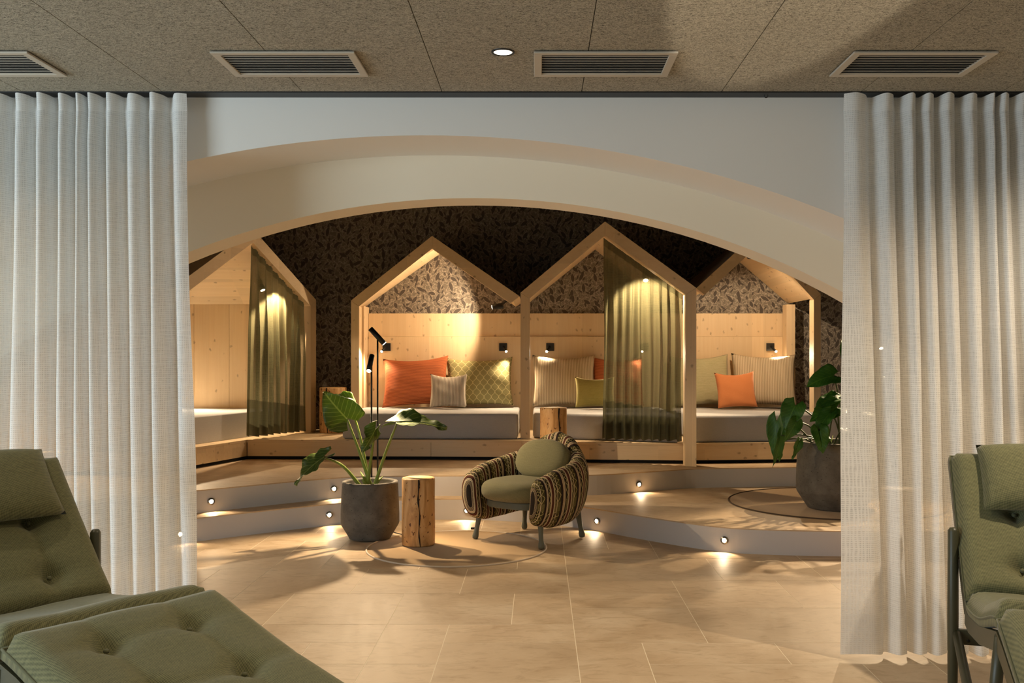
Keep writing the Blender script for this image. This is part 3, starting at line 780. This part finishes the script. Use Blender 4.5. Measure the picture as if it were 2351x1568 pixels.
# ---------------------------------------------------------------- stumps
def stump(loc, r, h, label, rz=0, seed=1):
    rnd = random.Random(seed)
    t = thing('log_stump', label, 'stump table', loc, rz, 'peeled log side tables')
    prof = [(r * .97, 0), (r, .01), (r * 1.01, h * .3), (r * .99, h * .7), (r, h - .008), (r * .975, h)]
    lathe('trunk', prof, 'log_wood', t, 48, wob=.018)
    lathe('top_face', [(r * .955, h), (r * .94, h + .002), (.0005, h + .002)], 'log_end', t, 48, wob=.018)
    # drying crack from top to foot on the front
    V = []; n_ = 14
    for i in range(n_ + 1):
        z = h * (1 - i / n_) + .0022; off = .012 * math.sin(i * .9 + seed) * .35 + .010 * (i / n_)
        wd = .0045 * (1 + .5 * math.sin(i * 1.7)) * (1 - .35 * i / n_)
        for sx in (-1, 1):
            a = (off + sx * wd) / r - math.pi / 2
            V.append(((r * 1.035) * math.cos(a), (r * 1.035) * math.sin(a), min(max(z, .002), h)))
    k = len(V); V += [(v[0] * .92, v[1] * .92, v[2]) for v in V]
    Fc = [(2 * i, 2 * i + 1, 2 * i + 3, 2 * i + 2) for i in range(n_)]
    Fc += [(2 * i, 2 * i + 2, k + 2 * i + 2, k + 2 * i) for i in range(n_)] + [(2 * i + 1, 2 * i + 3, k + 2 * i + 3, k + 2 * i + 1) for i in range(n_)]
    mesh('crack', V, Fc, 'log_crack', t)
    return t
stump((-.828, 6.62, .006), .112, .455, 'peeled log stump with a dark crack, between plant pot and armchair', .12, 1)
stump((-2.09, 9.80, ZB + .001), .135, .455, 'log stump standing on the bench beside the far left house', -.3, 2)
stump((.123, 8.32, .331), .115, .515, 'log stump on the platform directly behind the armchair', .4, 3)
stump((2.16, 5.78, .001), .115, .50, 'log stump glimpsed through the right white curtain', .2, 4)

# ---------------------------------------------------------------- rugs
def rug(loc, r, label, edge):
    t = thing('round_rug', label, 'rug', loc)
    N_ = 96
    V = [(0, 0, .003)] + [(r * math.cos(2 * math.pi * i / N_), r * math.sin(2 * math.pi * i / N_), .003) for i in range(N_)]
    V += [(r * math.cos(2 * math.pi * i / N_), r * math.sin(2 * math.pi * i / N_), 0) for i in range(N_)]
    f = [(0, 1 + i, 1 + (i + 1) % N_) for i in range(N_)] + [(1 + i, 1 + (i + 1) % N_, 1 + N_ + (i + 1) % N_, 1 + N_ + i) for i in range(N_)]
    mesh('pile', V, f, 'rug_fabric', t, False, [(v[0], v[1]) for v in V])
    pts = [((r + .003) * math.cos(2 * math.pi * i / N_), (r + .003) * math.sin(2 * math.pi * i / N_), .003) for i in range(N_)] + [(r + .003, 0, .003)]
    tube('border', pts, .0055, edge, t, 8)
rug((-.555, 6.53, .0005), .60, 'round beige rug under the armchair and the log stump', 'rug_edge')
rug((2.27, 7.42, .1655), .80, 'round beige rug with dark rim on the terrace under the right plant pot', 'rug_edge_dark')

# ---------------------------------------------------------------- armchair
ch = thing('armchair', 'kilim-covered tub armchair with olive seat and sage wooden legs', 'armchair', (-.06, 6.84, .006), -.66)
path = cr([(-.285, -.27, 0), (-.305, -.12, 0), (-.298, .05, 0), (-.235, .20, 0), (-.11, .285, 0), (0, .30, 0), (.11, .285, 0), (.235, .20, 0), (.298, .05, 0), (.305, -.12, 0), (.285, -.27, 0)], 8)
# straight length and loop
ss = [0]
for i in range(1, len(path)): ss.append(ss[-1] + (path[i] - path[i - 1]).length)
LT = ss[-1]
V = []; U = []; Fc = []; NS = 28
def topz(q): return interp([0, .08, .22, .34, .43, .5, .57, .66, .78, .92, 1], [.475, .515, .55, .60, .70, .735, .70, .60, .55, .515, .475], q)
def botz(q): return interp([0, .06, .2, .4, .5, .6, .8, .94, 1], [.15, .128, .132, .17, .18, .17, .132, .128, .15], q)
ext = []
for j in range(7): ext.append((0, math.sin(j / 7 * math.pi / 2), -(1 - j / 7)))
rings = []
for j in range(6): rings.append((0, j / 6))
prev = None
samples = []
for j in range(8): samples.append((ss[0], -.07 * math.cos(j / 8 * math.pi / 2), max(.05, math.sin(j / 8 * math.pi / 2) ** .8)))
for i in range(len(path)): samples.append((ss[i], 0, 1))
for j in range(7, -1, -1): samples.append((LT, .07 * math.cos(j / 8 * math.pi / 2), max(.05, math.sin(j / 8 * math.pi / 2) ** .8)))
def at_s(s):
    for i in range(len(ss) - 1):
        if s <= ss[i + 1] + 1e-9:
            t = (s - ss[i]) / (ss[i + 1] - ss[i]); return path[i].lerp(path[i + 1], t), (path[i + 1] - path[i]).normalized()
for s, ex, sc in samples:
    eye = sc < .36
    p, tdir = at_s(s); p = p + tdir * ex
    nrm = Vector((-tdir.y, tdir.x, 0))      # outward of the loop is to the left of travel for this orientation
    q = s / LT; zt, zb = topz(q), botz(q); zc = (zt + zb) / 2; hh = (zt - zb) / 2 * (.30 + .70 * sc); th = .074 * sc
    for a in range(NS):
        g = 2 * math.pi * a / NS; cg, sg = math.cos(g), math.sin(g)
        off = th * math.copysign(abs(cg) ** .75, cg); zz = hh * math.copysign(abs(sg) ** .72, sg)
        belly = .028 * math.cos(zz / max(hh, .01) * 1.5)
        lean = .10 * (zz) * (1 if True else 0)
        bul = belly * sc
        P_ = p + nrm * (off + lean + bul); V.append((P_.x, P_.y, zc + zz)); U.append((.155 * (math.floor((s + ex * 1.6) / .155) + .965) if eye else s + ex * 1.6, a / NS * (2 * (zt - zb) + .2)))
nr = len(samples)
me_f = [(r * NS + a, r * NS + (a + 1) % NS, (r + 1) * NS + (a + 1) % NS, (r + 1) * NS + a) for r in range(nr - 1) for a in range(NS)]
me_f += [tuple(range(NS)), tuple((nr - 1) * NS + a for a in range(NS))]
mesh('shell', V, me_f, 'kilim', ch, True, U)
# seat cushion (D-shaped, rounded)
def dome(name, fx, z0, h, mat, parent, bul=.6, rows=12, nseg=56, rot=None, loc=(0, 0, 0)):
    V = []; U = []; Fc = []
    for r in range(rows + 1):
        g = -math.pi / 2 + math.pi * r / rows
        sc = max(.02, math.cos(g) ** bul if math.cos(g) > 0 else .02); z = z0 + h / 2 + h / 2 * math.copysign(abs(math.sin(g)) ** .8, math.sin(g))
        for i in range(nseg):
            a = 2 * math.pi * i / nseg; x, y = fx(a); V.append((x * sc, y * sc, z)); U.append((x * sc, y * sc + z))
    for r in range(rows):
        for i in range(nseg): Fc.append((r * nseg + i, r * nseg + (i + 1) % nseg, (r + 1) * nseg + (i + 1) % nseg, (r + 1) * nseg + i))
    Fc += [tuple(range(nseg)), tuple(rows * nseg + i for i in range(nseg))]
    o = mesh(name, V, Fc, mat, parent, True, U); o.location = loc
    if rot: o.rotation_euler = rot
    return o
def dshape(a):
    c, s = math.cos(a), math.sin(a)
    x = .278 * math.copysign(abs(c) ** .7, c); y = (.315 if s < 0 else .25) * math.copysign(abs(s) ** .75, s)
    return x, y
dome('seat_cushion', dshape, .282, .148, 'chair_olive', ch, .28, loc=(0, -.04, 0))
prism('seat_frame', [(.25 * math.copysign(abs(math.cos(a)) ** .7, math.cos(a)), -.04 + (.265 if math.sin(a) < 0 else .24) * math.copysign(abs(math.sin(a)) ** .75, math.sin(a))) for a in [i * 2 * math.pi / 40 for i in range(40)]], .245, .29, 'sage_lacquer', ch, .004)
def oval(a):
    c, s = math.cos(a), math.sin(a); return .225 * math.copysign(abs(c) ** .85, c), .152 * math.copysign(abs(s) ** .9, s)
dome('back_cushion', oval, -.05, .13, 'chair_olive', ch, .45, rot=(R(64), 0, R(3)), loc=(-.01, .165, .535))
for (x, y), k in (((-.265, -.225), 0), ((.265, -.235), 0), ((-.235, .235), 1), ((.235, .22), 1)):
    d = Vector((math.copysign(.035, x), -.03 if y < 0 else .03, 0))
    p0 = Vector((x, y, .25)); p1 = p0 + d; p1.z = 0
    pts = [p0.lerp(p1, q) for q in (0, .3, .62, .78, .86, .93, .985, 1)]
    tube('leg', pts, [.024, .022, .0165, .0165, .0205, .0225, .0195, .013], 'sage_lacquer', ch, 16)

# ---------------------------------------------------------------- plants
def leaf_mesh(name, base, tip_dir, up, length, width, mat, parent, droop=.5, cup=.12, lobe=.28, ripple=.02, seed=0, tipw=1.0, fold=0.0):
    rnd = random.Random(seed); t_ = Vector(tip_dir).normalized(); up = Vector(up); up = (up - t_ * up.dot(t_)).normalized(); sd = t_.cross(up)
    NT, NA = 18, 6; V = []; U = []; Fc = []
    def halfw(t):
        if t < 0: return width / 2 * (1 - (t / -lobe) ** 2 * .75) * .92
        return width / 2 * (1 - t ** 1.6) ** .85 * (.92 + .35 * t * (1 - t))
    def gap(t):
        return 0 if t >= 0 else width / 2 * .62 * (t / -lobe) ** .8 * .55
    for side in (1, -1):
        o = len(V)
        for j in range(NT + 1):
            t = lerp(-lobe, 1, j / NT)
            for i in range(NA + 1):
                a = i / NA; x = lerp(gap(t), max(halfw(t), gap(t) + .001), a)
                # bend along the midrib
                ang = droop * t; 
                if abs(droop) > 1e-3: lx = length * math.sin(ang) / droop; lz = -length * (1 - math.cos(ang)) / droop
                else: lx, lz = length * t, 0
                zz = cup * x * (x / (width / 2)) - fold * x + ripple * math.sin(9 * t + side * 1.3 + seed) * (a ** 1.5) + ripple * .35 * math.sin(26 * t + seed) * a
                c, s = math.cos(ang), math.sin(ang)
                P_ = Vector(base) + t_ * (lx + zz * s) + up * (lz + zz * c) + sd * (side * x)
                V.append(P_); U.append((side * x / (width / 2), t))
        for j in range(NT):
            for i in range(NA):
                q = o + j * (NA + 1) + i; Fc.append((q, q + 1, q + NA + 2, q + NA + 1))
    ob = mesh(name, V, Fc, mat, parent, True, U)
    bm = bmesh.new(); bm.from_mesh(ob.data); bmesh.ops.remove_doubles(bm, verts=bm.verts, dist=.0003)
    bm.to_mesh(ob.data); bm.free()
    md = ob.modifiers.new('thickness', 'SOLIDIFY'); md.thickness = .0012
    return ob
def pot(r, h, parent):
    return lathe('pot', [(.001, .0), (r * .70, 0), (r * .72, .004), (r * .735, .012), (r * .975, h * .235), (r * .99, h * .26), (r * 1.0, h * .285), (r * 1.0, h * .42), (r * .985, h * .65), (r * .955, h * .96), (r * .945, h), (r * .83, h), (r * .82, h * .97), (r * .82, h * .74), (.001, h * .735)], 'concrete', parent, 64)

POT = Vector((-1.197, 6.845, .009))
al = thing('potted_alocasia', 'large-leaved plant in a round grey concrete pot, left of the log stump', 'potted plant', POT)
pot(.205, .40, al); lathe('soil', [(.167, .298), (.0005, .306)], 'soil', al, 32)
rel = lambda x, y, Y: px(x, y, Y) - POT
# (stalk tip pixel, depth, tip direction, up, length, width, droop, cup)
LV = [((797, 962), 6.80, (-.36, -.50, .50), (.05, -.95, -.1), .27, .30, .5, .25, 0),
      ((912, 970), 6.78, (.92, -.2, .10), (-.02, -.5, 1), .36, .20, .5, .5, 1),
      ((862, 985), 6.70, (-.30, -.45, -.75), (.75, -.65, .1), .19, .13, .3, -.4, 2),
      ((742, 1050), 6.70, (-.70, -.25, -.48), (-.35, -.6, .8), .27, .19, .45, .35, 3),
      ((843, 960), 6.97, (.18, .15, .25), (-.1, -.95, .2), .16, .2, .6, .4, 4)]
for (tp, Y, d, up, ln, wd, dr, cu, sd) in LV[:4]:
    b = rel(tp[0], tp[1], Y)
    st0 = Vector((.03 * math.cos(sd * 1.5), .03 * math.sin(sd * 1.5), .29))
    mid = st0.lerp(b, .55) + Vector((0, 0, .06 if sd == 3 else .015))
    pts = cr([st0, mid, b], 6)
    lf = leaf_mesh('leaf', b, d, up, ln, wd, 'leaf_alocasia', al, dr, cu, .30, .018, sd)
    tube('stalk', pts, [lerp(.017, .006, (i / (len(pts) - 1)) ** .7) for i in range(len(pts))], 'stem_green', al, 8)
# narrow sheath leaves at the foot of the stalks
for (a, ln_) in ((2.6, .13), (.3, .10), (4.2, .09)):
    tube('sheath', [(0.02 * math.cos(a), .02 * math.sin(a), .29), (.05 * math.cos(a), .05 * math.sin(a), .32 + ln_ * .7), (.09 * math.cos(a), .09 * math.sin(a), .33 + ln_)], [.016, .012, .003], 'stem_green', al, 8)
# the uppermost leaf stands behind the big one and folds over
b = rel(803, 925, 6.93)
leaf_mesh('leaf', b, (-.62, -.1, .45), (-.3, -.5, .8), .22, .13, 'leaf_alocasia', al, 1.2, .3, .25, .02, 11)
tube('stalk', cr([(0, .02, .29), Vector((0, .02, .29)).lerp(b, .6) + Vector((.02, 0, 0)), b], 6), [lerp(.015, .005, i / 12) for i in range(13)], 'stem_green', al, 8)

POT2 = Vector((2.195, 7.16, .172))
ph = thing('potted_philodendron', 'glossy heart-leaved plant in a tall dark concrete pot beside the right curtain', 'potted plant', POT2)
pot(.285, .49, ph); lathe('soil', [(.233, .364), (.0005, .372)], 'soil', ph, 32)
rel2 = lambda x, y, Y: px(x, y, Y) - POT2
PL = [((1915, 862), 7.05, (-.9, -.2, -.15), (.1, -.75, .75), .19, .17, .7), ((1925, 915), 7.0, (-.8, -.3, -.1), (.1, -.4, 1), .18, .15, .5),
      ((1922, 935), 6.95, (-.85, -.3, -.25), (.0, -.7, .7), .20, .18, .5), ((1826, 930), 6.9, (-.45, -.2, -.8), (-.4, -.85, .2), .17, .16, .5),
      ((1783, 965), 6.95, (-.15, -.1, -1), (-.5, -.85, .1), .23, .12, .4), ((1793, 1000), 6.9, (-.2, -.1, -1), (.3, -.9, 0), .20, .07, .3),
      ((1828, 968), 6.85, (-.45, -.3, -.7), (.2, -.9, .3), .14, .10, .4), ((1835, 1012), 6.9, (-.3, -.1, -.9), (.3, -.9, .1), .12, .06, .3),
      ((1906, 948), 6.85, (-.65, -.3, -.6), (-.3, -.6, .6), .17, .11, .5), ((1880, 985), 6.8, (.1, -.4, -.9), (.0, -.9, .3), .15, .12, .4),
      ((1960, 880), 7.05, (.6, -.3, .3), (0, -.6, .7), .2, .17, .6), ((1990, 940), 7.0, (.8, -.3, -.2), (0, -.6, .7), .2, .17, .6), ((1950, 985), 6.85, (.3, -.6, -.5), (0, -.6, .7), .17, .15, .6),
      ((1960, 840), 7.2, (-.2, .2, .8), (0, -.8, .3), .2, .16, .6), ((1895, 1005), 6.85, (-.5, -.5, -.5), (0, -.6, .7), .1, .08, .4), ((1790, 1012), 6.98, (.05, -.1, -1), (.4, -.9, .1), .13, .06, .3)]
for i, (tp, Y, d, up, ln, wd, dr) in enumerate(PL):
    b = rel2(tp[0], tp[1], Y); a = i * 2.4
    s0 = Vector((.08 * math.cos(a), .08 * math.sin(a), .365)); mid = s0.lerp(b, .55) + Vector((0, 0, .07))
    leaf_mesh('leaf', b, d, up, ln * 1.18, wd * 1.15, 'leaf_philodendron', ph, dr, .3, .25, .008, i)
    tube('stalk', cr([s0, mid, b], 5), [.006] * 10 + [.0035], 'stem_dark', ph, 6)
rnd = random.Random(4)
for i in range(14):
    a = rnd.uniform(0, 6.28); r0 = rnd.uniform(.05, .16); l = rnd.uniform(.11, .17)
    p0 = Vector((r0 * math.cos(a), r0 * math.sin(a), .365)); p1 = p0 + Vector((rnd.uniform(-.06, .06), rnd.uniform(-.06, .06), l))
    tube('shoot', [p0, p1], [.004, .002], 'stem_green', ph, 5)

# lamp cable on the floor
cb = tube('lamp_cable', cr([(-1.12, 7.16, .004), (-1.0, 7.0, .004), (-.95, 7.05, .0035), (-.84, 7.10, .0035), (-.79, 7.15, .0035), (-.86, 7.2, .0035), (-.95, 7.3, .004)], 8), .003, 'black_metal')
tag(cb, 'thin black lamp cable on the floor between plant pot and stump', 'cable')
bx = box('floor_clip', px(1081, 1214, 7.23).x, px(1090, 1214, 7.23).x, 7.22, 7.24, .001, .012, 'black_metal', None, .001)
tag(bx, 'tiny black block on the floor beside the armchair front leg', 'clip')

# ---------------------------------------------------------------- loungers
def lounger(loc, rz, label, half=.33):
    """local axes: -Y points to the feet, origin on the floor under the knee ridge centre"""
    t = thing('lounge_chair', label, 'lounger', loc, rz, 'green padded loungers')
    prof_leg = [(-.95, .24), (-.5, .345), (-.12, .458), (-.03, .48)]       # (foot .. knee) as (y, z) with y negative to feet
    prof_seat = [(-.03, .48), (.05, .466), (.3, .395), (.52, .368), (.60, .38)]
    prof_back = [(.60, .395), (.66, .455), (.80, .61), (1.02, .876)]
    def pad(name, prof, th, buttons, mat, nn=40, edge_round=.05):
        pts = cr([(0, y, z) for y, z in prof], 10); ln = [0]
        for i in range(1, len(pts)): ln.append(ln[-1] + (pts[i] - pts[i - 1]).length)
        Lt = ln[-1]; NI, NJ = nn, 36; V = []; U = []; Fc = []
        def at(s):
            for i in range(len(ln) - 1):
                if s <= ln[i + 1] + 1e-9:
                    q = (s - ln[i]) / (ln[i + 1] - ln[i]); return pts[i].lerp(pts[i + 1], q), (pts[i + 1] - pts[i]).normalized()
            return pts[-1], (pts[-1] - pts[-2]).normalized()
        for side in (1, 0):
            for i in range(NI + 1):
                s = Lt * i / NI; p, td = at(s); nz = Vector((0, -td.z, td.y))
                if nz.z < 0: nz = -nz
                for j in range(NJ + 1):
                    x = lerp(-half, half, j / NJ)
                    e = min(s, Lt - s, half - abs(x)); k = min(1, max(0, e / edge_round)); k = math.sqrt(max(0, 1 - (1 - k) ** 2))
                    h = th * (.35 + .65 * k)
                    puff = 0
                    for bx_, bs in buttons:
                        dx, ds = x - bx_, s - bs; r2 = (dx * dx + ds * ds)
                        puff -= .034 * math.exp(-r2 / .0016)
                        puff -= .020 * math.exp(-(abs(dx) / .018)) * math.exp(-abs(ds) / .10) + .016 * math.exp(-(abs(ds) / .018)) * math.exp(-abs(dx) / .10)
                    h += (puff + .014) * k + .0025 * math.sin(17 * x + 9 * s) * k
                    V.append(Vector((x, p.y, p.z)) + nz * (h if side else -.004)); U.append((x, s))
        st = (NI + 1) * (NJ + 1)
        for sd in (0, 1):
            for i in range(NI):
                for j in range(NJ):
                    a = sd * st + i * (NJ + 1) + j; Fc.append((a, a + 1, a + NJ + 2, a + NJ + 1))
        rim = [i * (NJ + 1) for i in range(NI + 1)] + [NI * (NJ + 1) + j for j in range(1, NJ + 1)] + [i * (NJ + 1) + NJ for i in range(NI - 1, -1, -1)] + [j for j in range(NJ - 1, 0, -1)]
        for q in range(len(rim)):
            a, b = rim[q], rim[(q + 1) % len(rim)]; Fc.append((a, b, st + b, st + a))
        o = mesh(name, V, Fc, mat, t, True, U)
        # piping around the top edge
        bp = []
        for q in rim[:: 2] + [rim[0]]:
            v = V[q]; bp.append(v)
        tube('piping', bp, .0045, mat, o, 6)
        for bx_, bs in buttons:
            p, td = at(bs); nz = Vector((0, -td.z, td.y)); nz = nz if nz.z > 0 else -nz
            c = Vector((bx_, p.y, p.z)) + nz * (th - .022)
            d = tube('button', [c, c + nz * .006], [.009, .007], mat, o, 10)
        return o
    pad('leg_cushion', prof_leg, .07, [(sx * .13, q) for sx in (-1, 1) for q in (.78, .5, .2)], 'lounger_fabric')
    pad('seat_cushion', prof_seat, .07, [(sx * .13, .32) for sx in (-1, 1)], 'lounger_fabric')
    pad('back_cushion', prof_back, .075, [(sx * .13, q) for sx in (-1, 1) for q in (.12, .36)], 'lounger_fabric')
    # headrest pillow hung over the top of the back
    V = []; U = []; Fc = []; Nn = 20
    ax = Vector((0, .22, .265)).normalized(); nz = Vector((0, -ax.z, ax.y)); c = Vector((0, .925, .765)) + nz * .105
    hw = half * .74
    for side in (1, -1):
        for j in range(Nn + 1):
            for i in range(Nn + 1):
                u = -1 + 2 * i / Nn; v = -1 + 2 * j / Nn; th = max(0, (1 - abs(u) ** 5) * (1 - abs(v) ** 3)) ** .5 * .055
                V.append(c + Vector((hw * u * (1 - .03 * (1 - v * v)), 0, 0)) + ax * (.148 * v) + nz * (side * th + .012 * math.cos(u * 1.5))); U.append((hw * u, .12 * v))
    st = (Nn + 1) ** 2
    for sd in (0, 1):
        for j in range(Nn):
            for i in range(Nn):
                a = sd * st + j * (Nn + 1) + i; Fc.append((a, a + 1, a + Nn + 2, a + Nn + 1))
    hp = mesh('head_pillow', V, Fc, 'lounger_fabric', t, True, U)
    bm = bmesh.new(); bm.from_mesh(hp.data); bmesh.ops.remove_doubles(bm, verts=bm.verts, dist=.0005); bmesh.ops.recalc_face_normals(bm, faces=bm.faces); bm.to_mesh(hp.data); bm.free()
    # wooden frame
    def rail(name, pr, x, w, h):
        pts = [Vector((0, y, z)) for y, z in pr]; V = []; Fc = []
        for i, p in enumerate(pts):
            td = (pts[min(i + 1, len(pts) - 1)] - pts[max(i - 1, 0)]).normalized(); nz = Vector((0, -td.z, td.y)); nz = nz if nz.z > 0 else -nz
            for dx, dh in ((-w / 2, -.006), (w / 2, -.006), (w / 2, -.006 - h), (-w / 2, -.006 - h)): V.append(Vector((x + dx, p.y, p.z)) + nz * dh)
        for i in range(len(pts) - 1):
            for q in range(4): Fc.append((4 * i + q, 4 * i + (q + 1) % 4, 4 * i + 4 + (q + 1) % 4, 4 * i + 4 + q))
        Fc += [(0, 1, 2, 3), tuple(4 * (len(pts) - 1) + q for q in range(4))]
        mesh(name, V, Fc, 'olive_lacquer', t)
    for sx in (-1, 1):
        x = sx * (half - .012)
        rail('back_rail', [(.585, .385), (.66, .455), (.80, .61), (1.02, .876), (1.03, .889)], x, .026, .04)
        rail('seat_rail', [(-.95, .235), (-.5, .338), (-.12, .45), (-.02, .47), (.3, .40), (.53, .375), (.60, .385)], x, .026, .06)
        xo = sx * (half + .022)
        tube('rear_leg', [(xo, .76, .0), (xo, .76, .02), (xo, .75, .3), (xo, .745, .635), (xo, .745, .647)], [.014, .018, .0205, .0195, .012], 'olive_lacquer', t, 16)
        tube('peg', [(xo, .745, .55), (x, .745, .53)], .009, 'olive_lacquer', t, 10)
        tube('front_leg', [(x, -.02, .45), (x + sx * .012, .02, .24), (x + sx * .02, .03, 0)], [.019, .0185, .013], 'olive_lacquer', t, 12)
        tube('brace', [(xo - sx * .012, .735, .245), (x + sx * .01, .36, .02), (x + sx * .01, .34, 0)], [.017, .019, .017], 'olive_lacquer', t, 12)
    o = box('cross_bar', -half - .02, half + .02, .735, .758, .205, .262, 'olive_lacquer', t, .003)
    for sx in (-1, 1):
        for dz in (.222, .246): tube('bolt', [(sx * (half - .03 - (dz - .222)), .7345, dz), (sx * (half - .03 - (dz - .222)), .731, dz)], .006, 'black_metal', o, 10)
    box('cross_bar', -half + .01, half - .01, .0, .022, .37, .41, 'olive_lacquer', t, .003)
    return t
# heading: local -Y -> foot direction
def heading(a): return math.atan2(a[0], -a[1])
lounger((-1.291, 2.915, .001), heading((.797, -.603)), 'green tufted lounger with legrest toward the viewer, in front of the left curtain')
ar = Vector((-.27, -.96, 0)).normalized(); side = Vector((-ar.y, ar.x, 0)) 
kc = Vector((1.396, 2.96, 0)) + side * -.33 if (side.x < 0) else Vector((1.396, 2.96, 0)) + side * .33
lounger((kc.x, kc.y, .001), heading((ar.x, ar.y)), 'green tufted lounger cut off by the right edge, in front of the right curtain')
